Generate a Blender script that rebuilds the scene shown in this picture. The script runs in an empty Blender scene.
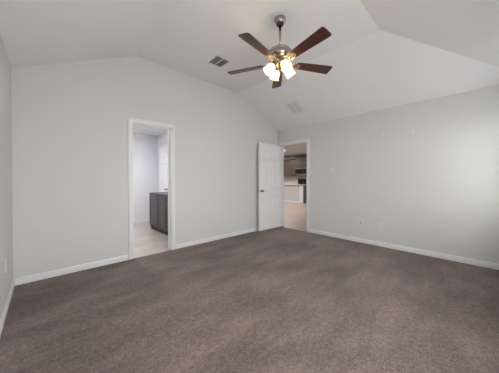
import bpy, bmesh, math, random
from mathutils import Vector, Matrix

random.seed(4)
scene = bpy.context.scene
C = scene.collection

# ------------------------------------------------------------------ camera
cam_data = bpy.data.cameras.new('camera')
cam = bpy.data.objects.new('camera', cam_data)
C.objects.link(cam)
W, H = 499.0, 373.0
F_PX = 218.2265
cam_data.sensor_fit = 'HORIZONTAL'
cam_data.sensor_width = 36.0
cam_data.lens = F_PX / W * 36.0
cam_data.shift_y = (181.956 - H / 2) / W
cam_data.clip_start = 0.02
PITCH, YAW = 0.0101, 0.7532
cam.location = (0, 0, 1.19)
fwd = Vector((math.sin(YAW) * math.cos(PITCH), math.cos(YAW) * math.cos(PITCH), -math.sin(PITCH)))
cam.rotation_euler = fwd.to_track_quat('-Z', 'Y').to_euler()
scene.camera = cam

# ------------------------------------------------------------------ world and exposure
scene.view_settings.view_transform = 'Standard'
scene.view_settings.look = 'None'
scene.view_settings.gamma = 1.0
scene.view_settings.use_curve_mapping = False
scene.view_settings.exposure = 0.09
world = bpy.data.worlds.new('sky')
scene.world = world
world.use_nodes = True
wn = world.node_tree
wn.nodes.clear()
wo = wn.nodes.new('ShaderNodeOutputWorld')
bg = wn.nodes.new('ShaderNodeBackground')
bg.inputs['Color'].default_value = (0.93, 0.965, 1.0, 1)
bg.inputs['Strength'].default_value = 9.6
wn.links.new(bg.outputs[0], wo.inputs[0])

# room measures (metres)
XL, XR, YN, YS = -0.267, 4.373, 3.594, -0.42
HE, HF = 2.44, 3.062
FX0, FX1, FY0 = 1.02, 3.06, 0.89
T = 0.12
WIN = [(0.30, 2.00, 0.50, 2.12), (3.34, 3.96, 0.80, 2.15)]   # windows of the wall behind the camera


def portal(name, x, y, z, w, h, rot):
    d = bpy.data.lights.new(name, 'AREA')
    d.shape = 'RECTANGLE'; d.size = w; d.size_y = h; d.energy = 1.0
    d.cycles.is_portal = True
    o = bpy.data.objects.new(name, d); C.objects.link(o)
    o.location = (x, y, z); o.rotation_euler = rot
    return o


for (a, b, z0, z1) in WIN:
    portal('window_portal', (a + b) / 2, YS - T - 0.02, (z0 + z1) / 2, b - a, z1 - z0, (math.radians(90), 0, 0))


def lamp(name, loc, power, color, size, rot=(0, 0, 0), shape='DISK', size_y=None, spread=None):
    d = bpy.data.lights.new(name, 'AREA')
    d.shape = shape; d.size = size; d.energy = power; d.color = color
    if size_y: d.size_y = size_y
    if spread: d.spread = spread
    o = bpy.data.objects.new(name, d); C.objects.link(o)
    o.location = loc; o.rotation_euler = rot
    return o


# ------------------------------------------------------------------ materials
def mat(name, color, rough=0.5, metal=0.0, noise=None, bump=None, emit=None, spec=0.5, aniso=None):
    """noise=(scale, colour2, detail); bump=(scale, strength, distance)"""
    m = bpy.data.materials.new(name); m.use_nodes = True
    nt = m.node_tree; N = nt.nodes; L = nt.links
    b = N['Principled BSDF']
    b.inputs['Base Color'].default_value = (*color, 1)
    b.inputs['Roughness'].default_value = rough
    b.inputs['Metallic'].default_value = metal
    b.inputs['Specular IOR Level'].default_value = spec
    tc = N.new('ShaderNodeTexCoord')
    if noise:
        n = N.new('ShaderNodeTexNoise'); n.inputs['Scale'].default_value = noise[0]
        n.inputs['Detail'].default_value = noise[2]
        mx = N.new('ShaderNodeMix'); mx.data_type = 'RGBA'
        mx.inputs['A'].default_value = (*color, 1); mx.inputs['B'].default_value = (*noise[1], 1)
        L.new(tc.outputs['Object'], n.inputs['Vector'])
        L.new(n.outputs['Fac'], mx.inputs['Factor'])
        L.new(mx.outputs['Result'], b.inputs['Base Color'])
    if bump:
        n2 = N.new('ShaderNodeTexNoise'); n2.inputs['Scale'].default_value = bump[0]
        n2.inputs['Detail'].default_value = 3
        bp = N.new('ShaderNodeBump'); bp.inputs['Strength'].default_value = bump[1]
        bp.inputs['Distance'].default_value = bump[2]
        L.new(tc.outputs['Object'], n2.inputs['Vector'])
        L.new(n2.outputs['Fac'], bp.inputs['Height']); L.new(bp.outputs[0], b.inputs['Normal'])
    if emit:
        b.inputs['Emission Color'].default_value = (*emit[0], 1)
        b.inputs['Emission Strength'].default_value = emit[1]
    return m


def carpet_material():
    m = mat('carpet_pile', (0.16, 0.125, 0.108), 0.95, spec=0.05)
    nt = m.node_tree; N = nt.nodes; L = nt.links; b = N['Principled BSDF']
    tc = N.new('ShaderNodeTexCoord')

    def noise(scale, detail, rough=0.5, stretch=None):
        n = N.new('ShaderNodeTexNoise'); n.inputs['Scale'].default_value = scale
        n.inputs['Detail'].default_value = detail; n.inputs['Roughness'].default_value = rough
        if stretch:
            mp = N.new('ShaderNodeMapping'); mp.inputs['Scale'].default_value = stretch[0]
            mp.inputs['Rotation'].default_value = (0, 0, stretch[1])
            L.new(tc.outputs['Object'], mp.inputs[0]); L.new(mp.outputs[0], n.inputs['Vector'])
        else:
            L.new(tc.outputs['Object'], n.inputs['Vector'])
        return n.outputs['Fac']

    def ramp(src, lo, hi, a, bb):
        r = N.new('ShaderNodeMapRange'); r.inputs[1].default_value = lo; r.inputs[2].default_value = hi
        r.inputs[3].default_value = a; r.inputs[4].default_value = bb
        L.new(src, r.inputs[0]); return r.outputs[0]

    def mul(a, c):
        q = N.new('ShaderNodeMath'); q.operation = 'MULTIPLY'; L.new(a, q.inputs[0]); L.new(c, q.inputs[1]); return q.outputs[0]
    big = ramp(noise(1.1, 3, 0.5, ((1, 1.7, 1), 0.7)), 0.38, 0.62, 0.80, 1.18)
    mid = ramp(noise(3.2, 3, 0.55, ((0.55, 1.7, 1), -0.5)), 0.38, 0.62, 0.90, 1.11)
    tufts = ramp(noise(30, 3, 0.7), 0.32, 0.68, 0.72, 1.28)
    fine = ramp(noise(120, 2, 0.6), 0.3, 0.7, 0.62, 1.38)
    f = mul(mul(big, mid), mul(tufts, fine))
    mx = N.new('ShaderNodeVectorMath'); mx.operation = 'SCALE'
    mx.inputs[0].default_value = CARPET
    L.new(f, mx.inputs['Scale']); L.new(mx.outputs[0], b.inputs['Base Color'])
    b.inputs['Sheen Weight'].default_value = 0.12
    b.inputs['Sheen Roughness'].default_value = 0.6
    bp = N.new('ShaderNodeBump'); bp.inputs['Strength'].default_value = 0.6; bp.inputs['Distance'].default_value = 0.006
    L.new(noise(90, 3, 0.7), bp.inputs['Height']); L.new(bp.outputs[0], b.inputs['Normal'])
    return m


def plank_material(name, c1, c2, mortar, plank=(1.2, 0.2), rot=0.0, rough=0.35):
    m = mat(name, c1, rough)
    nt = m.node_tree; N = nt.nodes; L = nt.links; b = N['Principled BSDF']
    tc = N.new('ShaderNodeTexCoord'); mp = N.new('ShaderNodeMapping')
    mp.inputs['Rotation'].default_value = (0, 0, rot)
    L.new(tc.outputs['Object'], mp.inputs[0])
    br = N.new('ShaderNodeTexBrick'); br.inputs['Color1'].default_value = (*c1, 1)
    br.inputs['Color2'].default_value = (*c2, 1); br.inputs['Mortar'].default_value = (*mortar, 1)
    br.inputs['Scale'].default_value = 1.0; br.inputs['Brick Width'].default_value = plank[0]
    br.inputs['Row Height'].default_value = plank[1]; br.inputs['Mortar Size'].default_value = 0.003
    br.offset = 0.37
    L.new(mp.outputs[0], br.inputs[0])
    n = N.new('ShaderNodeTexNoise'); n.inputs['Scale'].default_value = 3.0; n.inputs['Detail'].default_value = 5
    mp2 = N.new('ShaderNodeMapping'); mp2.inputs['Scale'].default_value = (1, 9, 1)
    L.new(mp.outputs[0], mp2.inputs[0]); L.new(mp2.outputs[0], n.inputs[0])
    mr = N.new('ShaderNodeMapRange'); mr.inputs[1].default_value = 0.3; mr.inputs[2].default_value = 0.7
    mr.inputs[3].default_value = 0.88; mr.inputs[4].default_value = 1.1
    L.new(n.outputs['Fac'], mr.inputs[0])
    sc = N.new('ShaderNodeVectorMath'); sc.operation = 'SCALE'
    L.new(br.outputs['Color'], sc.inputs[0]); L.new(mr.outputs[0], sc.inputs['Scale'])
    L.new(sc.outputs[0], b.inputs['Base Color'])
    return m


def wood_material(name, c1, c2, scale=6, rough=0.4):
    m = mat(name, c1, rough)
    nt = m.node_tree; N = nt.nodes; L = nt.links; b = N['Principled BSDF']
    tc = N.new('ShaderNodeTexCoord'); mp = N.new('ShaderNodeMapping')
    mp.inputs['Scale'].default_value = (1.0, 12, 12)
    L.new(tc.outputs['Object'], mp.inputs[0])
    n = N.new('ShaderNodeTexNoise'); n.inputs['Scale'].default_value = scale; n.inputs['Detail'].default_value = 6
    n.inputs['Distortion'].default_value = 0.6
    L.new(mp.outputs[0], n.inputs[0])
    cr = N.new('ShaderNodeValToRGB')
    cr.color_ramp.elements[0].position = 0.35; cr.color_ramp.elements[0].color = (*c1, 1)
    cr.color_ramp.elements[1].position = 0.65; cr.color_ramp.elements[1].color = (*c2, 1)
    L.new(n.outputs['Fac'], cr.inputs[0]); L.new(cr.outputs[0], b.inputs['Base Color'])
    return m


def backsplash_material():
    m = mat('backsplash_tile', (0.6, 0.52, 0.44), 0.3)
    nt = m.node_tree; N = nt.nodes; L = nt.links; b = N['Principled BSDF']
    tc = N.new('ShaderNodeTexCoord'); mp = N.new('ShaderNodeMapping')
    mp.inputs['Rotation'].default_value = (0, math.radians(90), math.radians(90))
    L.new(tc.outputs['Object'], mp.inputs[0])
    br = N.new('ShaderNodeTexBrick'); br.inputs['Color1'].default_value = (0.62, 0.54, 0.46, 1)
    br.inputs['Color2'].default_value = (0.54, 0.46, 0.39, 1); br.inputs['Mortar'].default_value = (0.7, 0.64, 0.58, 1)
    br.inputs['Scale'].default_value = 1.0; br.inputs['Brick Width'].default_value = 0.15
    br.inputs['Row Height'].default_value = 0.075; br.inputs['Mortar Size'].default_value = 0.003
    L.new(mp.outputs[0], br.inputs[0]); L.new(br.outputs['Color'], b.inputs['Base Color'])
    return m


def glass_material():
    m = bpy.data.materials.new('window_glass'); m.use_nodes = True
    nt = m.node_tree; nt.nodes.clear()
    o = nt.nodes.new('ShaderNodeOutputMaterial'); mx = nt.nodes.new('ShaderNodeMixShader')
    t = nt.nodes.new('ShaderNodeBsdfTransparent'); g = nt.nodes.new('ShaderNodeBsdfGlossy')
    g.inputs['Roughness'].default_value = 0.02; mx.inputs[0].default_value = 0.06
    nt.links.new(t.outputs[0], mx.inputs[1]); nt.links.new(g.outputs[0], mx.inputs[2]); nt.links.new(mx.outputs[0], o.inputs[0])
    return m


CARPET = (0.172, 0.131, 0.113)
WALL = (0.70, 0.698, 0.69)
M = {}
M['wall'] = mat('wall_paint', WALL, 0.75, bump=(160, 0.12, 0.002), spec=0.2)
M['ceil'] = mat('ceiling_paint', (0.89, 0.89, 0.895), 0.85, bump=(120, 0.15, 0.002), spec=0.15)
M['trim'] = mat('trim_paint', (0.82, 0.82, 0.81), 0.35)
M['door'] = mat('door_paint', (0.88, 0.88, 0.885), 0.38)
M['carpet'] = carpet_material()
M['bathwall'] = mat('bath_wall_paint', (0.76, 0.76, 0.78), 0.7, spec=0.2)
M['bathfloor'] = plank_material('bath_plank_tile', (0.54, 0.47, 0.42), (0.47, 0.41, 0.365), (0.36, 0.32, 0.30), (1.2, 0.2), math.radians(0))
M['hallfloor'] = plank_material('wood_plank_tile', (0.33, 0.245, 0.18), (0.275, 0.205, 0.15), (0.19, 0.145, 0.11), (1.2, 0.2), math.radians(90))
M['hallwall'] = mat('great_room_wall_paint', (0.64, 0.61, 0.61), 0.75, spec=0.2)
M['island'] = mat('island_paint', (0.62, 0.61, 0.62), 0.6)
M['vanitybody'] = mat('shade_gap_frame', (0.02, 0.017, 0.018), 0.5)  # near-black paints shade into the gaps between the vanity fronts
M['nickel'] = mat('brushed_nickel', (0.43, 0.385, 0.355), 0.22, 1.0)
M['dark'] = mat('dark_coupling', (0.03, 0.025, 0.022), 0.4)
M['blade'] = wood_material('walnut_blade', (0.038, 0.014, 0.010), (0.085, 0.027, 0.018), 5, 0.3)
M['shade'] = mat('lit_frosted_glass', (0.95, 0.88, 0.75), 0.5, emit=((1.0, 0.78, 0.47), 1.2))
M['bulb'] = mat('lit_bulb', (1, 0.9, 0.7), 0.4, emit=((1.0, 0.84, 0.55), 3.0))


def see_through(m, amount):
    nt = m.node_tree; out = nt.nodes['Material Output']
    mx = nt.nodes.new('ShaderNodeMixShader'); tr = nt.nodes.new('ShaderNodeBsdfTransparent')
    tr.inputs[0].default_value = (1, .9, .72, 1)
    mx.inputs[0].default_value = amount
    nt.links.new(nt.nodes['Principled BSDF'].outputs[0], mx.inputs[1]); nt.links.new(tr.outputs[0], mx.inputs[2])
    nt.links.new(mx.outputs[0], out.inputs[0])


see_through(M['shade'], 0.35)
see_through(M['bulb'], 0.5)
M['vent'] = mat('vent_enamel', (0.87, 0.87, 0.86), 0.45)
M['ventdark'] = mat('vent_shade_dark', (0.09, 0.088, 0.086), 0.8)  # dark sheet colour standing for the shade behind the louvers
M['ventgrey'] = mat('vent_backing_grey', (0.5, 0.5, 0.5), 0.7)  # even mid-grey for the backing sheet behind the louvers
M['plate'] = mat('plate_plastic', (0.74, 0.74, 0.735), 0.45)
M['slot'] = mat('outlet_slot', (0.16, 0.16, 0.16), 0.6)
M['spackle'] = mat('white_spackle', (0.77, 0.77, 0.76), 0.7)
M['vanity'] = wood_material('grey_stained_wood', (0.062, 0.052, 0.055), (0.085, 0.071, 0.074), 4, 0.45)
M['toekick'] = mat('toe_kick_dark', (0.02, 0.018, 0.018), 0.6)
M['vanitytop'] = mat('dark_stone_top', (0.06, 0.055, 0.055), 0.6, noise=(60, (0.11, 0.10, 0.10), 4))
M['cabinet'] = wood_material('brown_cabinet_wood', (0.068, 0.043, 0.030), (0.110, 0.072, 0.050), 4, 0.45)
M['granite'] = mat('granite', (0.30, 0.25, 0.22), 0.25, noise=(70, (0.62, 0.56, 0.5), 5))
M['splash'] = backsplash_material()
M['steel'] = mat('stainless_steel', (0.45, 0.43, 0.42), 0.3, 1.0)
M['black'] = mat('black_glass', (0.012, 0.012, 0.012), 0.15)
M['can'] = mat('lit_downlight', (1, 0.95, 0.88), 0.5, emit=((1.0, 0.93, 0.82), 14.0))
M['bathlamp'] = mat('added_vanity_globe', (1, 1, 1), 0.5, emit=((0.96, 0.97, 1.0), 8.0))  # glow of the unseen lamp added over the vanity
M['glass'] = glass_material()
M['ground'] = mat('pale_bounce_ground', (0.72, 0.72, 0.71), 0.9, noise=(3, (0.64, 0.64, 0.63), 6))  # unseen ground, made pale to bounce daylight up to the ceiling
M['bath_white'] = mat('white_porcelain', (0.8, 0.8, 0.8), 0.2)
M['mirror'] = mat('mirror_silver', (0.85, 0.87, 0.87), 0.02, 1.0)


# ------------------------------------------------------------------ mesh helpers
class MB:
    def __init__(self):
        self.bm = bmesh.new()

    def box(self, x0, x1, y0, y1, z0, z1, bevel=0.0, mtx=None, seg=1):
        t = bmesh.new()
        r = bmesh.ops.create_cube(t, size=1.0)
        for v in t.verts:
            v.co = Vector(((x0 + x1) / 2 + v.co.x * (x1 - x0), (y0 + y1) / 2 + v.co.y * (y1 - y0), (z0 + z1) / 2 + v.co.z * (z1 - z0)))
        if bevel:
            bmesh.ops.bevel(t, geom=t.edges[:], offset=bevel, segments=seg, affect='EDGES', profile=0.5)
        self._add(t, mtx); return self

    def prism(self, pts, axis, a, b, mtx=None, bevel=0.0):
        """polygon pts in the plane of the two other axes, extruded along axis from a to b"""
        t = bmesh.new()

        def mk(p, c):
            q = [p[0], p[1]]; q.insert(axis, c); return Vector(q)
        lo = [t.verts.new(mk(p, a)) for p in pts]; hi = [t.verts.new(mk(p, b)) for p in pts]
        t.faces.new(lo); t.faces.new(hi)
        for i in range(len(pts)):
            j = (i + 1) % len(pts); t.faces.new((lo[i], lo[j], hi[j], hi[i]))
        bmesh.ops.recalc_face_normals(t, faces=t.faces[:])
        if bevel:
            bmesh.ops.bevel(t, geom=t.edges[:], offset=bevel, segments=1, affect='EDGES')
        self._add(t, mtx); return self

    def lathe(self, prof, n=32, mtx=None, close=True):
        t = bmesh.new(); rings = []
        for r, z in prof:
            if r < 1e-5: rings.append([t.verts.new((0, 0, z))])
            else: rings.append([t.verts.new((r * math.cos(2 * math.pi * k / n), r * math.sin(2 * math.pi * k / n), z)) for k in range(n)])
        for A, B in zip(rings, rings[1:]):
            for k in range(n):
                l = (k + 1) % n
                if len(A) == 1 and len(B) == 1: continue
                if len(A) == 1: t.faces.new((A[0], B[k], B[l]))
                elif len(B) == 1: t.faces.new((A[k], A[l], B[0]))
                else: t.faces.new((A[k], A[l], B[l], B[k]))
        if close:
            for R in (rings[0], rings[-1]):
                if len(R) > 2: t.faces.new(R)
        bmesh.ops.recalc_face_normals(t, faces=t.faces[:])
        for f in t.faces: f.smooth = True
        self._add(t, mtx); return self

    def tube(self, pts, r, n=8, mtx=None):
        t = bmesh.new(); rings = []
        P = [Vector(p) for p in pts]
        for i, p in enumerate(P):
            d = (P[min(i + 1, len(P) - 1)] - P[max(i - 1, 0)]).normalized()
            up = Vector((0, 0, 1)) if abs(d.z) < 0.95 else Vector((1, 0, 0))
            a = d.cross(up).normalized(); b = d.cross(a).normalized()
            rr = r[i] if isinstance(r, (list, tuple)) else r
            rings.append([t.verts.new(p + (a * math.cos(2 * math.pi * k / n) + b * math.sin(2 * math.pi * k / n)) * rr) for k in range(n)])
        for A, B in zip(rings, rings[1:]):
            for k in range(n):
                l = (k + 1) % n; t.faces.new((A[k], A[l], B[l], B[k]))
        t.faces.new(rings[0]); t.faces.new(rings[-1])
        bmesh.ops.recalc_face_normals(t, faces=t.faces[:])
        for f in t.faces: f.smooth = True
        self._add(t, mtx); return self

    def _add(self, t, mtx):
        if mtx is not None: bmesh.ops.transform(t, matrix=mtx, verts=t.verts[:])
        me = bpy.data.meshes.new('tmp'); t.to_mesh(me); t.free()
        self.bm.from_mesh(me); bpy.data.meshes.remove(me)

    def build(self, name, material, parent=None, label=None):
        me = bpy.data.meshes.new(name); self.bm.to_mesh(me); self.bm.free()
        me.materials.append(M[material] if isinstance(material, str) else material)
        o = bpy.data.objects.new(name, me); C.objects.link(o)
        if parent is not None: o.parent = parent
        if label: o['label'] = label
        return o


def tag(o, label, cat, group=None):
    o['label'] = label; o['category'] = cat
    if group: o['group'] = group
    return o


def thing(name, label, cat, loc=(0, 0, 0), rz=0.0, group=None):
    o = bpy.data.objects.new(name, None); C.objects.link(o)
    o.location = loc; o.rotation_euler = (0, 0, rz)
    return tag(o, label, cat, group)


def struct(mb, name, material, label=None, cat=None):
    o = mb.build(name, material); o['kind'] = 'structure'
    if label: tag(o, label, cat)
    return o


def copy_tree(o, parent=None):
    c = o.copy(); C.objects.link(c)
    if parent is not None: c.parent = parent
    for ch in list(o.children): copy_tree(ch, c)
    return c


# ------------------------------------------------------------------ bedroom shell
struct(MB().box(XL - T, XR, YS - T, YN, -0.12, 0.0), 'floor', 'carpet',
       'brown cut pile wall to wall carpet of the empty bedroom', 'carpet')

# vaulted ceiling: flat middle, slopes down to the side walls and to the wall behind the camera
t = bmesh.new()
OUT = [(XL - T, YS - T), (XR + T, YS - T), (XR + T, YN + T), (XL - T, YN + T)]
v = {}


def V(k, x, y, z): v[k] = t.verts.new((x, y, z))


V('a', XL, YS, HE); V('b', XR, YS, HE); V('c', XR, YN + T, HE); V('d', XL, YN + T, HE)
V('e', FX0, FY0, HF); V('f', FX1, FY0, HF); V('g', FX1, YN + T, HF); V('h', FX0, YN + T, HF)
V('A', XL - T, YS - T, HE); V('B', XR + T, YS - T, HE); V('C', XR + T, YN + T, HE); V('D', XL - T, YN + T, HE)
for k in 'efgh': V(k + '2', v[k].co.x, v[k].co.y, HF + 0.15)
for k, z in (('A', 0.15), ('B', 0.15), ('C', 0.15), ('D', 0.15)): V(k + '2', v[k].co.x, v[k].co.y, HE + z)
fs = [('e', 'f', 'g', 'h'), ('a', 'b', 'f', 'e'), ('b', 'c', 'g', 'f'), ('a', 'e', 'h', 'd'),
      ('A', 'B', 'b', 'a'), ('B', 'C', 'c', 'b'), ('D', 'A', 'a', 'd'),
      ('e2', 'f2', 'g2', 'h2'), ('A2', 'B2', 'f2', 'e2'), ('B2', 'C2', 'g2', 'f2'), ('A2', 'e2', 'h2', 'D2'),
      ('A', 'B', 'B2', 'A2'), ('B', 'C', 'C2', 'B2'), ('D', 'A', 'A2', 'D2'),
      ('c', 'C', 'C2', 'g2', 'g'), ('g', 'g2', 'h2', 'h'), ('D', 'd', 'h', 'h2', 'D2')]
for f in fs: t.faces.new([v[k] for k in f])
bmesh.ops.recalc_face_normals(t, faces=t.faces[:])
cb = MB(); cb._add(t, None)
struct(cb, 'ceiling', 'ceil', 'vaulted painted bedroom ceiling with sloping sides', 'ceiling')


def top(x):
    if x <= XL or x >= XR: return HE
    if x < FX0: return HE + (HF - HE) * (x - XL) / (FX0 - XL)
    if x > FX1: return HE + (HF - HE) * (XR - x) / (XR - FX1)
    return HF


BD0, BD1, BDH = 0.957, 1.562, 2.06        # bathroom doorway
ED0, ED1, EDH = 2.742, 3.515, 2.065       # bedroom doorway in the right hand wall

w = MB()
w.prism([(XL - T, 0), (BD0, 0), (BD0, top(BD0)), (XL, HE), (XL - T, HE)], 1, YN, YN + T)
w.prism([(BD0, BDH), (BD1, BDH), (BD1, HF), (FX0, HF), (BD0, top(BD0))], 1, YN, YN + T)
w.prism([(BD1, 0), (XR + T, 0), (XR + T, HE), (XR, HE), (FX1, HF), (BD1, HF)], 1, YN, YN + T)
struct(w, 'wall_back', 'wall')
w = MB()
w.box(XR, XR + T, YS - T, ED0, 0, HE); w.box(XR, XR + T, ED1, YN, 0, HE); w.box(XR, XR + T, ED0, ED1, EDH, HE)
struct(w, 'wall_right', 'wall')
struct(MB().box(XL - T, XL, YS, YN, 0, HE), 'wall_left', 'wall')
w = MB()
xs = XL - T
for (a, b, z0, z1) in WIN:
    w.box(xs, a, YS - T, YS, 0, HE); w.box(a, b, YS - T, YS, 0, z0); w.box(a, b, YS - T, YS, z1, HE); xs = b
w.box(xs, XR, YS - T, YS, 0, HE)
struct(w, 'wall_front', 'wall')

# windows behind the camera
for i, (a, b, z0, z1) in enumerate(WIN):
    f = MB()
    for q in ((a, a + .05, z0, z1), (b - .05, b, z0, z1), (a + .05, b - .05, z0, z0 + .05), (a + .05, b - .05, z1 - .05, z1),
              (a + .05, b - .05, (z0 + z1) / 2 - .02, (z0 + z1) / 2 + .02)):
        f.box(q[0], q[1], YS - .09, YS - .03, q[2], q[3], .004)
    o = struct(f, 'window_%d' % (i + 1), 'trim')
    MB().box(a + .05, b - .05, YS - .062, YS - .058, z0 + .05, z1 - .05).build('pane', 'glass', o)
    s = MB().box(a - .04, b + .04, YS - .03, YS + .045, z0 - .02, z0 + .0, .005)
    s.build('window_sill', 'trim', o)


# baseboards (profiled)
def bprof(h=0.078, d=0.013):
    return [(0, 0), (d, 0), (d, h * 0.60), (d * .45, h * 0.63), (d * .45, h * .72), (d * .8, h * .78), (d * 0.6, h * 0.92), (d * 0.4, h), (0, h)]


def base_x(name, x0, x1, y, sgn, material='trim'):      # runs along x on plane y, sticking out towards sgn
    m = MB().prism([(y + sgn * p, q) for p, q in bprof()], 0, x0, x1); return struct(m, name, material)


def base_y(name, y0, y1, x, sgn, material='trim'):
    m = MB().prism([(x + sgn * p, q) for p, q in bprof()], 1, y0, y1); return struct(m, name, material)


CW = 0.062
m = MB()
m.prism([(YN - p, q) for p, q in bprof()], 0, XL + .014, BD0 - CW - .004)
m.prism([(YN - p, q) for p, q in bprof()], 0, BD1 + CW + .004, XR)
struct(m, 'baseboard_back', 'trim')
base_y('baseboard_right', YS + .014, ED0 - CW - .004, XR, -1)
base_y('baseboard_left', YS + .014, YN, XL, 1)
base_x('baseboard_front', XL, XR, YS, 1)


# door casings: frames on the wall face with a stepped profile, jamb liner inside the opening
def casing_y(name, x0, x1, h, y, sgn, material='trim'):      # opening in a wall of constant y; sgn = side the casing sticks out
    m = MB(); d = .016
    for (u0, u1, e) in ((0, CW * .35, .010), (CW * .3, CW, .018)):
        m.box(x0 - u1, x0 - u0, *sorted((y, y + sgn * e)), 0, h + u0, .003)
        m.box(x1 + u0, x1 + u1, *sorted((y, y + sgn * e)), 0, h + u0, .003)
        m.box(x0 - u1, x1 + u1, *sorted((y, y + sgn * e)), h + u0, h + u1, .003)
    return struct(m, name, material)


def casing_x(name, y0, y1, h, x, sgn, material='trim'):
    m = MB()
    for (u0, u1, e) in ((0, CW * .35, .010), (CW * .3, CW, .018)):
        m.box(*sorted((x, x + sgn * e)), y0 - u1, y0 - u0, 0, h + u0, .003)
        m.box(*sorted((x, x + sgn * e)), y1 + u0, y1 + u1, 0, h + u0, .003)
        m.box(*sorted((x, x + sgn * e)), y0 - u1, y1 + u1, h + u0, h + u1, .003)
    return struct(m, name, material)


casing_y('trim_1', BD0 + .006, BD1 - .006, BDH - .006, YN, -1)
casing_y('trim_2', BD0 + .006, BD1 - .006, BDH - .006, YN + T, 1)
casing_x('trim_3', ED0 + .006, ED1 - .006, EDH - .006, XR, -1)
casing_x('trim_4', ED0 + .006, ED1 - .006, EDH - .006, XR + T, 1)
j = MB()
j.box(BD0, BD0 + .012, YN, YN + T, 0, BDH); j.box(BD1 - .012, BD1, YN, YN + T, 0, BDH); j.box(BD0 + .012, BD1 - .012, YN, YN + T, BDH - .012, BDH)
j.box(BD0 + .012, BD0 + .024, YN + .045, YN + .08, 0, BDH - .012, .002); j.box(BD1 - .024, BD1 - .012, YN + .045, YN + .08, 0, BDH - .012, .002)
struct(j, 'trim_5', 'trim')
j = MB()
j.box(XR, XR + T, ED0, ED0 + .012, 0, EDH); j.box(XR, XR + T, ED1 - .012, ED1, 0, EDH); j.box(XR, XR + T, ED0 + .012, ED1 - .012, EDH - .012, EDH)
j.box(XR + .045, XR + .08, ED0 + .012, ED0 + .024, 0, EDH - .012, .002); j.box(XR + .045, XR + .08, ED1 - .024, ED1 - .012, 0, EDH - .012, .002)
struct(j, 'trim_6', 'trim')


# six panel door slab: lies in x (0..w), z (0..h), thickness in y, moulded panels on both faces
def door_slab(wd, h, th=.035):
    m = MB()
    st, mid = wd * .145, wd * .12
    pw = (wd - 2 * st - mid) / 2
    rows = [(.22, .22 + .56), (.98, .98 + .62), (1.70, 1.70 + .20)]
    rows = [(a * h / 2.03, b * h / 2.03) for a, b in rows]
    cols = [(st, st + pw), (st + pw + mid, wd - st)]
    # stiles and rails
    for a, b in ((0, st), (st + pw, st + pw + mid), (wd - st, wd)): m.box(a, b, -th / 2, th / 2, 0, h)
    for c0, c1 in cols:
        zz = 0
        for r0, r1 in rows: m.box(c0, c1, -th / 2, th / 2, zz, r0); zz = r1
        m.box(c0, c1, -th / 2, th / 2, zz, h)
        for r0, r1 in rows:
            m.box(c0, c1, -th / 2 + .010, th / 2 - .010, r0, r1)
            m.box(c0 + .035, c1 - .035, -th / 2 + .002, th / 2 - .002, r0 + .035, r1 - .035, .008)
            for s in (-1, 1):     # sloping moulding round the panel
                yo, yi = s * th / 2, s * (th / 2 - .010)
                m.prism([(c0, yo), (c0, yi), (c0 + .018, yi)], 2, r0, r1)
                m.prism([(c1, yo), (c1, yi), (c1 - .018, yi)], 2, r0, r1)
                m.prism([(yo, r0), (yi, r0), (yi, r0 + .018)], 0, c0, c1)
                m.prism([(yo, r1), (yi, r1), (yi, r1 - .018)], 0, c0, c1)
    return m


def knob(parent, x, z, side, th=.035, material='nickel'):
    R = Matrix.Translation((x, side * th / 2, z)) @ Matrix.Rotation(math.radians(-90 * side), 4, 'X')
    k = MB().lathe([(0, 0), (.032, 0), (.032, .006), (.012, .010), (.011, .030), (.020, .036), (.028, .046), (.028, .056), (.020, .064), (0, .066)], 20, R)
    return k.build('door_handle', material, parent)


d = door_slab(.762, 2.03).build('door_1', 'door'); d['kind'] = 'structure'
tag(d, 'white six-panel bedroom door standing wide open against the wall', 'door')
# origin at hinge, slab runs towards -x
d.location = (XR - .042, 3.490, .012); d.rotation_euler = (0, 0, math.radians(180))
knob(d, .762 - .06, .92, 1); knob(d, .762 - .06, .92, -1)
hg = MB()
for z in (.2, 1.0, 1.83): hg.lathe([(.007, z - .045), (.007, z + .045)], 10, Matrix.Translation((-.006, -.0175, 0)))
hg.build('hinge', 'nickel', d)


# ------------------------------------------------------------------ bathroom
BX0, BX1, BY1, BH = 0.05, 2.41, 6.53, 2.47
struct(MB().box(BX0 - T, BX1 + T, YN, BY1 + T, -.12, -.0015), 'floor_bathroom', 'bathfloor')
struct(MB().box(BX0 - T, BX1 + T, YN + T, BY1 + T, BH, BH + .1), 'ceiling_bathroom', 'bathwall')
struct(MB().box(BX0 - T, BX1 + T, BY1, BY1 + T, 0, BH), 'wall_bathroom_back', 'bathwall')
struct(MB().box(BX0 - T, BX0, YN + T, BY1, 0, BH), 'wall_bathroom_left', 'bathwall')
struct(MB().box(BX1, BX1 + T, YN + T, BY1, 0, BH), 'wall_bathroom_right', 'bathwall')
base_x('baseboard_bathroom', BX0, BX1, BY1, -1)
casing_x('trim_7', 5.625, 6.295, 2.10, BX1, -1)
d = door_slab(.66, 2.085, .03).build('door_2', 'door'); d['kind'] = 'structure'
tag(d, 'closed white panelled door beyond the bathroom vanity', 'door')
d.location = (BX1 - .0155, 5.63, .008); d.rotation_euler = (0, 0, math.radians(90))
knob(d, .13, .925, 1, .03)


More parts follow.
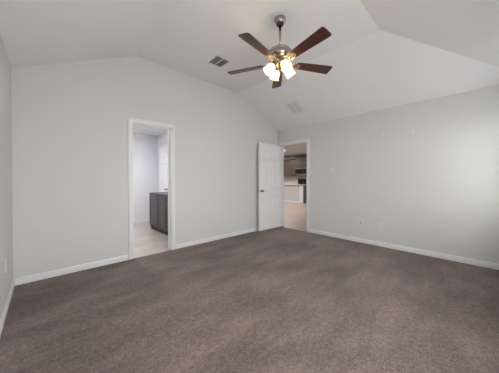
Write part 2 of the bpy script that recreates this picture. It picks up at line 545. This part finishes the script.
def cabinet_front(parent, y0, y1, z0, z1, x, name='door', material='vanity', hx=None, hz=None, vertical=True):
    """shaker front on plane x facing -x; x is the carcass face"""
    m = MB(); r = .05 if (z1 - z0) > .3 else .028
    m.box(x - .010, x, y0, y1, z0, z1)
    m.box(x - .019, x - .009, y0, y0 + r, z0, z1, .002); m.box(x - .019, x - .009, y1 - r, y1, z0, z1, .002)
    m.box(x - .019, x - .009, y0 + r, y1 - r, z0, z0 + r, .002); m.box(x - .019, x - .009, y0 + r, y1 - r, z1 - r, z1, .002)
    o = m.build(name, material, parent)
    if hx is not None:
        if vertical:
            MB().tube([(x - .019, hx, hz - .05), (x - .042, hx, hz - .045), (x - .042, hx, hz + .045), (x - .019, hx, hz + .05)], .004).build('cabinet_handle', 'nickel', o)
        else:
            MB().lathe([(0, 0), (.008, 0), (.006, .012), (.013, .018), (.013, .024), (0, .027)], 14,
                       Matrix.Translation((x - .019, hx, hz)) @ Matrix.Rotation(math.radians(-90), 4, 'Y')).build('knob', 'nickel', o)
    return o


VX, VY0, VY1, VH = 1.872, 4.02, 5.565, .852
va = thing('vanity_cabinet', 'dark grey bathroom vanity cabinet seen through the narrow doorway', 'cabinet', (0, 0, 0))
MB().box(VX, BX1 - .022, VY0, VY1, .08, VH, .002).build('body', 'vanitybody', va)
MB().box(VX + .025, BX1 - .022, VY0 + .01, VY1, 0, .08).build('toe_kick', 'toekick', va)
cabinet_front(va, 5.045, 5.54, .115, VH - .012, VX)
for (a, b) in ((4.60, 5.025), (4.03, 4.58)):
    cabinet_front(va, a, b, .115, .655, VX)
    cabinet_front(va, a, b, .672, VH - .012, VX, 'drawer')
tag(MB().box(VX - .022, BX1, VY0 - .01, VY1 + .01, VH, VH + .022, .003).build('vanity_countertop', 'vanitytop'),
    'thin dark stone countertop lying on the grey bathroom vanity', 'countertop')
# unseen lamp added over the vanity to light the bathroom
vl = thing('added_vanity_light', 'unseen three-globe light bar added above the vanity to light the bathroom', 'light', (0, 0, 0))
MB().box(BX1 - .03, BX1, 4.35, 5.05, 2.12, 2.22, .005).build('wall_plate', 'nickel', vl)
for yy in (4.45, 4.70, 4.95):
    MB().lathe([(0, -.06), (.035, -.055), (.06, -.02), (.062, .02), (.04, .055), (0, .06)], 20, Matrix.Translation((BX1 - .095, yy, 2.12))).build('lamp_shade', 'bathlamp', vl)
lamp('added_vanity_lamp', (BX1 - .2, 4.7, 2.12), 15, (.97, .97, 1.0), .7, (0, math.radians(60), 0), 'RECTANGLE', .12)
lamp('bathroom_fill_light', (1.0, 5.2, BH - .02), 22, (.97, .97, 1.0), .3)  # added fill without a fixture, brightens the bathroom

# ------------------------------------------------------------------ great room and kitchen beyond the open door
GX0, GX1, GY0, GY1, GH = XR + T, 11.92, 1.2, 11.0, 2.74
struct(MB().box(XR, GX1 + T, GY0 - T, GY1 + T, -.12, -.0012), 'floor_great_room', 'hallfloor')
struct(MB().box(GX0, GX1 + T, GY0 - T, GY1 + T, GH, GH + .1), 'ceiling_great_room', 'hallwall')
struct(MB().box(GX1, GX1 + T, GY0, GY1, 0, GH), 'wall_kitchen_back', 'hallwall')
struct(MB().box(GX0, GX1 + T, GY0 - T, GY0, 0, GH), 'wall_great_room_front', 'hallwall')
struct(MB().box(GX0, GX1 + T, GY1, GY1 + T, 0, GH), 'wall_great_room_left', 'hallwall')
struct(MB().box(GX0 - .02, GX0, YN + T, GY1, 0, GH), 'wall_great_room_near', 'hallwall')
struct(MB().box(GX0, GX0 + .1, GY0, YN + T, HE + .15, GH), 'wall_great_room_header', 'hallwall')

KX = 11.5                                    # face of the upper cabinets
ucab = []
spans = [(9.46, 9.98), (8.94, 9.46), (8.48, 8.94), (8.02, 8.48)]
labs = ['leftmost brown kitchen wall cabinet, half hidden behind the open white door edge',
        'second brown kitchen wall cabinet counting from the open door edge',
        'third brown kitchen wall cabinet counting from the open door edge',
        'brown kitchen wall cabinet directly left of the microwave']
for (a, b), lb in zip(spans[1:], ['brown kitchen wall cabinet right beside the edge of the open white door',
                                  'brown kitchen wall cabinet between two other tall ones, midway to the microwave',
                                  'brown kitchen wall cabinet immediately left of the microwave']):
    r = thing('wall_cabinet', lb, 'cabinet', (0, 0, 0), 0, 'brown wall cabinets in the kitchen')
    MB().box(KX, GX1, a, b, 1.47, 2.50, .002).build('body', 'cabinet', r)
    cabinet_front(r, a + .006, b - .006, 1.48, 2.44, KX, 'door', 'cabinet')
    MB().prism([(KX, 2.45), (KX - .03, 2.45), (KX - .07, 2.50), (KX, 2.50)], 1, a, b).build('crown_moulding', 'cabinet', r)
r = thing('wall_cabinet', 'short brown kitchen wall cabinet mounted over the microwave, set highest', 'cabinet', (0, 0, 0), 0, 'brown wall cabinets in the kitchen')
MB().box(KX - .04, GX1, 7.22, 8.018, 1.93, 2.62, .002).build('body', 'cabinet', r)
cabinet_front(r, 7.23, 7.615, 1.94, 2.56, KX - .04, 'door', 'cabinet')
cabinet_front(r, 7.625, 8.01, 1.94, 2.56, KX - .04, 'door', 'cabinet')
MB().prism([(KX - .04, 2.57), (KX - .07, 2.57), (KX - .11, 2.62), (KX - .04, 2.62)], 1, 7.22, 8.018).build('crown_moulding', 'cabinet', r)
r = thing('wall_cabinet', 'brown kitchen wall cabinet right of the microwave by the door frame', 'cabinet', (0, 0, 0), 0, 'brown wall cabinets in the kitchen')
MB().box(KX, GX1, 6.60, 7.218, 1.47, 2.50, .002).build('body', 'cabinet', r)
cabinet_front(r, 6.61, 7.21, 1.48, 2.44, KX, 'door', 'cabinet')

mw = thing('microwave', 'stainless over-range microwave with dark glass under the brown kitchen cabinets', 'microwave', (0, 0, 0))
MB().box(KX - .05, GX1, 7.235, 8.005, 1.50, 1.925, .004).build('body', 'steel', mw)
MB().box(KX - .075, KX - .051, 7.45, 8.0, 1.56, 1.86, .004).build('door', 'black', mw)
MB().box(KX - .075, KX - .051, 7.24, 7.43, 1.56, 1.86, .004).build('control_panel', 'black', mw)
MB().tube([(KX - .075, 7.44, 1.60), (KX - .11, 7.44, 1.61), (KX - .11, 7.44, 1.83), (KX - .075, 7.44, 1.84)], .009).build('handle', 'steel', mw)

# base run on the back wall
BXF = 11.48
for (a, b, lb) in ((8.02, 8.80, 'brown base cabinet left of the black stove behind the white peninsula'),
                   (8.80, 9.98, 'brown base cabinet at the left end behind the white peninsula')):
    r = thing('base_cabinet', lb, 'cabinet', (0, 0, 0), 0, 'brown base cabinets on the kitchen back wall')
    MB().box(BXF, GX1 - .022, a, b, .1, .88, .002).build('body', 'cabinet', r)
    MB().box(BXF + .06, GX1 - .022, a, b, 0, .1).build('toe_kick', 'toekick', r)
    cabinet_front(r, a + .01, b - .01, .11, .68, BXF, 'door', 'cabinet')
    cabinet_front(r, a + .01, b - .01, .70, .87, BXF, 'drawer', 'cabinet')
tag(MB().box(BXF - .03, GX1, 8.02, 9.98, .88, .92, .004).build('kitchen_worktop', 'granite'),
    'speckled granite worktop along the kitchen back wall left of the stove', 'worktop')
r = thing('base_cabinet', 'brown base cabinet right of the stove on the kitchen back wall', 'cabinet', (0, 0, 0), 0, 'brown base cabinets on the kitchen back wall')
MB().box(BXF, GX1 - .022, 6.30, 7.228, .1, .88, .002).build('body', 'cabinet', r)
MB().box(BXF + .06, GX1 - .022, 6.30, 7.228, 0, .1).build('toe_kick', 'toekick', r)
tag(MB().box(BXF - .03, GX1, 6.30, 7.228, .88, .92, .004).build('kitchen_worktop', 'granite'),
    'short granite worktop right of the kitchen stove', 'worktop')
o = struct(MB().box(GX1 - .012, GX1, 6.30, 9.98, .922, 1.468), 'wall_backsplash', 'splash')
st = thing('kitchen_stove', 'black freestanding kitchen stove below the microwave', 'stove', (0, 0, 0))
MB().box(BXF - .03, GX1 - .02, 7.24, 8.01, .02, .925, .005).build('body', 'black', st)
MB().box(GX1 - .20, GX1 - .022, 7.24, 8.01, .925, 1.25, .01).build('back_panel', 'black', st)
MB().box(BXF - .06, BXF - .031, 7.26, 7.99, .22, .76, .006).build('oven_door', 'black', st)
MB().tube([(BXF - .06, 7.32, .72), (BXF - .10, 7.33, .72), (BXF - .10, 7.92, .72), (BXF - .06, 7.93, .72)], .012).build('handle', 'steel', st)
for yy, xx in ((7.43, 11.56),(7.82, 11.56)):
    MB().lathe([(.09, .925), (.09, .935), (.07, .94), (.07, .932), (0, .932)], 20, Matrix.Translation((xx, yy, 0))).build('burner', 'dark', st)

# peninsula: white half wall facing the living side, dark cabinet behind it, stone top
pen = thing('kitchen_peninsula', 'white kitchen peninsula with dark cabinet end standing on the wood plank floor', 'kitchen island', (0, 0, 0))
MB().box(9.42, 9.52, 6.22, 9.9, 0, .90).build('half_wall', 'island', pen)
MB().box(9.385, 9.54, 6.19, 6.30, 0, .90, .004).build('end_post', 'trim', pen, 'bright white corner post')
MB().box(9.52, 10.12, 6.225, 9.9, 0.0, .90).build('cabinet_body', 'vanity', pen, 'dark cabinet end')
mm = MB().prism([(9.42 - p, q) for p, q in bprof(.10)], 1, 6.30, 9.9)
mm.build('baseboard', 'trim', pen)
tag(MB().box(9.33, 10.16, 6.15, 9.9, .90, .935, .006).build('peninsula_countertop', 'granite'),
    'speckled stone countertop lying on the white kitchen peninsula', 'countertop')

# recessed downlights: the first is in view, the rest are unseen, added for light
cans = [(9.31, 7.197), (7.2, 7.4), (7.2, 4.0), (9.3, 4.2), (10.2, 8.9), (5.6, 5.6)]
cl = ['small glowing recessed downlight in the kitchen ceiling above the peninsula',
      'unseen added downlight in the living room ceiling, left of centre',
      'unseen added downlight in the living room ceiling, right of the doorway',
      'unseen added downlight in the kitchen ceiling far right',
      'unseen added downlight in the kitchen ceiling before the wall cabinets',
      'unseen added downlight in the living room ceiling nearest the bedroom']
for (x, y), lb in zip(cans, cl):
    r = thing('recessed_light', lb, 'light', (x, y, GH), 0, 'recessed lights in the great room ceiling')
    MB().lathe([(.062, -.001), (.062, -.006), (.085, -.008), (.092, -.001)], 24).build('trim_ring', 'trim', r)
    MB().lathe([(0, -.001), (.062, -.001), (.062, -.004), (0, -.004)], 24).build('lens', 'can', r)
    lamp('downlight', (x, y, GH - .012), 42, (.96, .97, 1.0), .12)

# ------------------------------------------------------------------ ceiling fan
FZ = HF
fan = thing('ceiling_fan', 'brushed nickel ceiling fan with five dark walnut blades and lit lamps', 'ceiling fan', (2.008, 1.622, FZ))
MB().lathe([(.064, 0), (.067, -.012), (.066, -.026), (.056, -.048), (.045, -.064)], 36).build('canopy', 'nickel', fan)
MB().lathe([(.041, -.064), (.040, -.070), (.034, -.083), (.022, -.090), (.014, -.092)], 30).build('canopy_collar', 'dark', fan, 'dark collar ring')
MB().lathe([(.0145, -.07), (.0145, -.335)], 18).build('downrod', 'nickel', fan)
MB().lathe([(.022, -.330), (.028, -.343), (.050, -.349), (.095, -.358), (.126, -.374), (.136, -.392), (.140, -.405), (.132, -.409), (.135, -.413),
            (.140, -.418), (.136, -.445), (.118, -.468), (.085, -.482), (.06, -.486)], 44).build('motor_housing', 'nickel', fan)
MB().lathe([(.06, -.486), (.066, -.495), (.066, -.530), (.058, -.545), (.04, -.556), (.03, -.572), (.018, -.580), (.010, -.592), (0, -.594)], 36).build('switch_housing', 'nickel', fan)

BZ = -.515
PITCHB = math.radians(13)


def blade_mesh():
    """blade along +x from r .19 to .647, in local coords centred on the fan axis"""
    t = bmesh.new(); r0, r1 = .185, .664
    pts = []
    w0, w1 = .052, .069
    n = 8
    # outline: inner rounded end, outer end with rounded corners
    c = .028
    out = []
    for k in range(n + 1):
        a = -math.pi / 2 + (math.pi / 2) * k / n
        out.append((r1 - c + c * math.cos(a), -w1 + c + c * math.sin(a)))
    for k in range(n + 1):
        a = (math.pi / 2) * k / n
        out.append((r1 - c + c * math.cos(a), w1 - c + c * math.sin(a)))
    for k in range(n + 1):
        a = math.pi / 2 + math.pi * k / n
        out.append((r0 + .03 + .03 * math.cos(a), w0 * math.sin(a)))
    m = MB()
    m.prism(out, 2, -.0035, .0035, bevel=.0012)
    # pitch about the blade axis
    bmesh.ops.transform(m.bm, matrix=Matrix.Rotation(PITCHB * BSIGN, 4, 'X'), verts=m.bm.verts[:])
    return m


def iron_mesh():
    m = MB()
    pts = [(.07, 0, .028), (.10, 0, .010), (.14, 0, -.004), (.175, 0, -.008)]
    m.tube(pts, [.012, .010, .010, .012], 10)
    P = Matrix.Rotation(PITCHB * BSIGN, 4, 'X')
    # scrolling open bracket plate
    for s in (-1, 1):
        sc = [(.10, 0), (.118, s * .022), (.145, s * .036), (.175, s * .042), (.205, s * .036), (.225, s * .022), (.24, s * .010)]
        m.tube([(x, y, -.0075) for x, y in sc], .0065, 8, P)
        m.tube([(.118 + .016 * math.cos(a), s * (.040 + .014 * math.sin(a)), -.006) for a in [k * math.pi / 6 for k in range(11)]], .005, 6, P)
        m.lathe([(0, -.014), (.008, -.012), (.009, -.004)], 12, P @ Matrix.Translation((.215, s * .028, 0)))
    m.box(.165, .25, -.016, .016, -.0105, -.0040, .002, P)
    m.lathe([(0, -.016), (.008, -.014), (.009, -.004)], 12, P @ Matrix.Translation((.245, 0, 0)))
    return m


BSIGN = -1
PH = 79.4 + 180
b0 = None
for k in range(5):
    a = math.radians(PH + 72 * k)
    if b0 is None:
        b0 = blade_mesh().build('blade', 'blade', fan); i0 = iron_mesh().build('blade_bracket', 'nickel', fan)
        bo, io = b0, i0
    else:
        bo = b0.copy(); io = i0.copy()
        for q in (bo, io): C.objects.link(q); q.parent = fan
    for q in (bo, io): q.location = (0, 0, BZ); q.rotation_euler = (0, 0, a)

# four arms with tulip shades
SA = 247
s0 = None
tilt = math.radians(38)
for k in range(4):
    a = math.radians(SA + 90 * k)
    if s0 is None:
        arm0 = MB().tube([(.045, 0, -.525), (.065, 0, -.528), (.080, 0, -.536), (.088, 0, -.548)], .009, 10)
        arm0 = arm0.build('lamp_arm', 'nickel', fan)
        R = Matrix.Translation((.084, 0, -.545)) @ Matrix.Rotation(-tilt, 4, 'Y')
        s0 = MB().lathe([(.020, 0), (.024, -.008), (.036, -.022), (.047, -.045), (.050, -.068), (.048, -.088), (.052, -.104), (.061, -.116),
                         (.058, -.115), (.049, -.104), (.045, -.088), (.047, -.068), (.044, -.046), (.033, -.024), (.021, -.010), (.017, -.003)], 28, R, close=False).build('lamp_shade', 'shade', fan)
        c0 = MB().lathe([(0, .010), (.018, .008), (.025, -.004), (.025, -.012), (0, -.013)], 20, R).build('shade_fitter', 'nickel', fan)
        u0 = MB().lathe([(0, -.018), (.014, -.022), (.024, -.045), (.028, -.062), (.022, -.078), (0, -.088)], 18, R).build('bulb', 'bulb', s0)
        for q in (arm0, s0, c0): q.rotation_euler = (0, 0, a)
    else:
        for q in (arm0, s0, c0):
            n = copy_tree(q, fan); n.rotation_euler = (0, 0, a)
for k in range(4):
    a = math.radians(SA + 90 * k)
    ld = bpy.data.lights.new('fan_bulb_light', 'POINT'); ld.energy = 15.5; ld.color = (1.0, .87, .71); ld.shadow_soft_size = .02
    lo = bpy.data.objects.new('fan_bulb_light', ld); C.objects.link(lo)
    rr = .084 + .07 * math.sin(tilt)
    lo.location = (2.008 + rr * math.cos(a), 1.622 + rr * math.sin(a), FZ - .545 - .07 * math.cos(tilt))
for (x, y, l) in ((.030, -.020, .16), (-.022, .032, .20)):
    MB().tube([(x, y, -.55), (x, y, -.55 - l)], .0014, 6).lathe([(0, 0), (.005, -.004), (.006, -.016), (0, -.022)], 10, Matrix.Translation((x, y, -.55 - l))).build('pull_chain', 'nickel', fan)


# ------------------------------------------------------------------ ceiling vents
def vent(name, label, lx, ly, dark, nslat, ang, border=.03):
    r = thing(name, label, 'air vent', (0, 0, 0), 0)
    MB().box(-lx / 2 + .004, lx / 2 - .004, -ly / 2 + .004, ly / 2 - .004, -.0025, -.0005).build('backing', dark, r)
    f = MB()
    for q in ((-lx / 2 - border, lx / 2 + border, ly / 2, ly / 2 + border), (-lx / 2 - border, lx / 2 + border, -ly / 2 - border, -ly / 2),
              (-lx / 2 - border, -lx / 2, -ly / 2, ly / 2), (lx / 2, lx / 2 + border, -ly / 2, ly / 2)):
        f.box(q[0], q[1], q[2], q[3], -.010, -.0003, .002)
    f.box(-.006, .006, -ly / 2, ly / 2, -.011, -.003)
    f.build('frame', 'vent', r)
    s = MB()
    for k in range(nslat):
        y = -ly / 2 + ly * (k + .5) / nslat
        for (a, b) in ((-lx / 2, -.006), (.006, lx / 2)):
            s.box(a, b, -.0065, .0065, -.0006, .0006, 0, Matrix.Translation((0, y, -.0075)) @ Matrix.Rotation(ang, 4, 'X'))
    s.build('louvers', 'vent', r)
    return r


v1 = vent('ceiling_vent', 'white square ceiling vent with dark open louvers, left of the fan', .235, .24, 'ventdark', 9, math.radians(48))
v1.location = (2.022, 2.866, HF)
v2 = vent('ceiling_vent', 'pale ceiling vent with nearly shut louvers on the slope above the open door', .25, .30, 'ventgrey', 13, math.radians(12))
sl = math.atan2(HF - HE, XR - FX1)
xc = 3.825
v2.location = (xc, 2.69, top(xc)); v2.rotation_euler = (Matrix.Rotation(sl, 3, 'Y') @ Matrix.Rotation(math.radians(90), 3, 'Z')).to_euler()


# ------------------------------------------------------------------ outlets and switch
def plate(name, label, cat, w, loc, rz, kind):
    r = thing(name, label, cat, loc, rz)          # local: plate faces -y
    MB().box(-w / 2, w / 2, -.006, 0, -.058, .058, .0025).build('cover_plate', 'plate', r)
    if kind == 'outlet':
        for z in (-.020, .020):
            s = MB().box(-.017, .017, -.0085, -.005, z - .015, z + .015, .003).build('socket', 'plate', r)
            MB().box(-.009, -.006, -.0090, -.0084, z - .004, z + .007).box(.006, .009, -.0090, -.0084, z - .004, z + .007).box(-.002, .002, -.0090, -.0084, z - .012, z - .008).build('slots', 'slot', s)
    elif kind == 'switch':
        for x in ((-.023, .023)):
            MB().box(x - .016, x + .016, -.010, -.005, -.032, .032, .003).build('rocker', 'plate', r)
    elif kind == 'cable':
        MB().lathe([(0, 0), (.011, 0), (.011, .004), (.006, .005), (.006, .014), (0, .014)], 14, Matrix.Translation((0, -.006, 0)) @ Matrix.Rotation(math.radians(90), 4, 'X')).build('cable_connector', 'nickel', r)
    return r


RZ = math.radians(-90)      # faces -x on the right wall
plate('cable_plate', 'white wall plate low on the right wall, nearer the open door', 'wall plate', .072, (XR, 1.569, .378), RZ, 'cable')
plate('wall_outlet', 'white double outlet low on the right wall, farther from the door', 'outlet', .072, (XR, 1.239, .366), RZ, 'outlet')
plate('light_switch', 'white double rocker light switch at chest height right of the open doorway', 'light switch', .118, (XR, 2.131, 1.38), RZ, 'switch')
plate('wall_outlet', 'white outlet low on the left wall at the photo edge', 'outlet', .072, (XL, 2.93, .42), math.radians(90), 'outlet')
for (y, z, lb) in ((1.208, 2.00, 'left one of two small white spackle dabs high on the right wall'),
                   (.776, 1.975, 'right one of two small white spackle dabs high on the right wall')):
    n = 14; pr = [(y + .016 * math.cos(2 * math.pi * k / n) * random.uniform(.8, 1.2), z + .028 * math.sin(2 * math.pi * k / n) * random.uniform(.8, 1.2)) for k in range(n)]
    tag(MB().prism(pr, 0, XR - .0025, XR).build('spackle_patch', 'spackle'), lb, 'patch', 'spackle dabs on the right wall')

# ------------------------------------------------------------------ outside
struct(MB().box(-30, 30, -40, YS - T - .3, -.5, -.3), 'ground', 'ground')
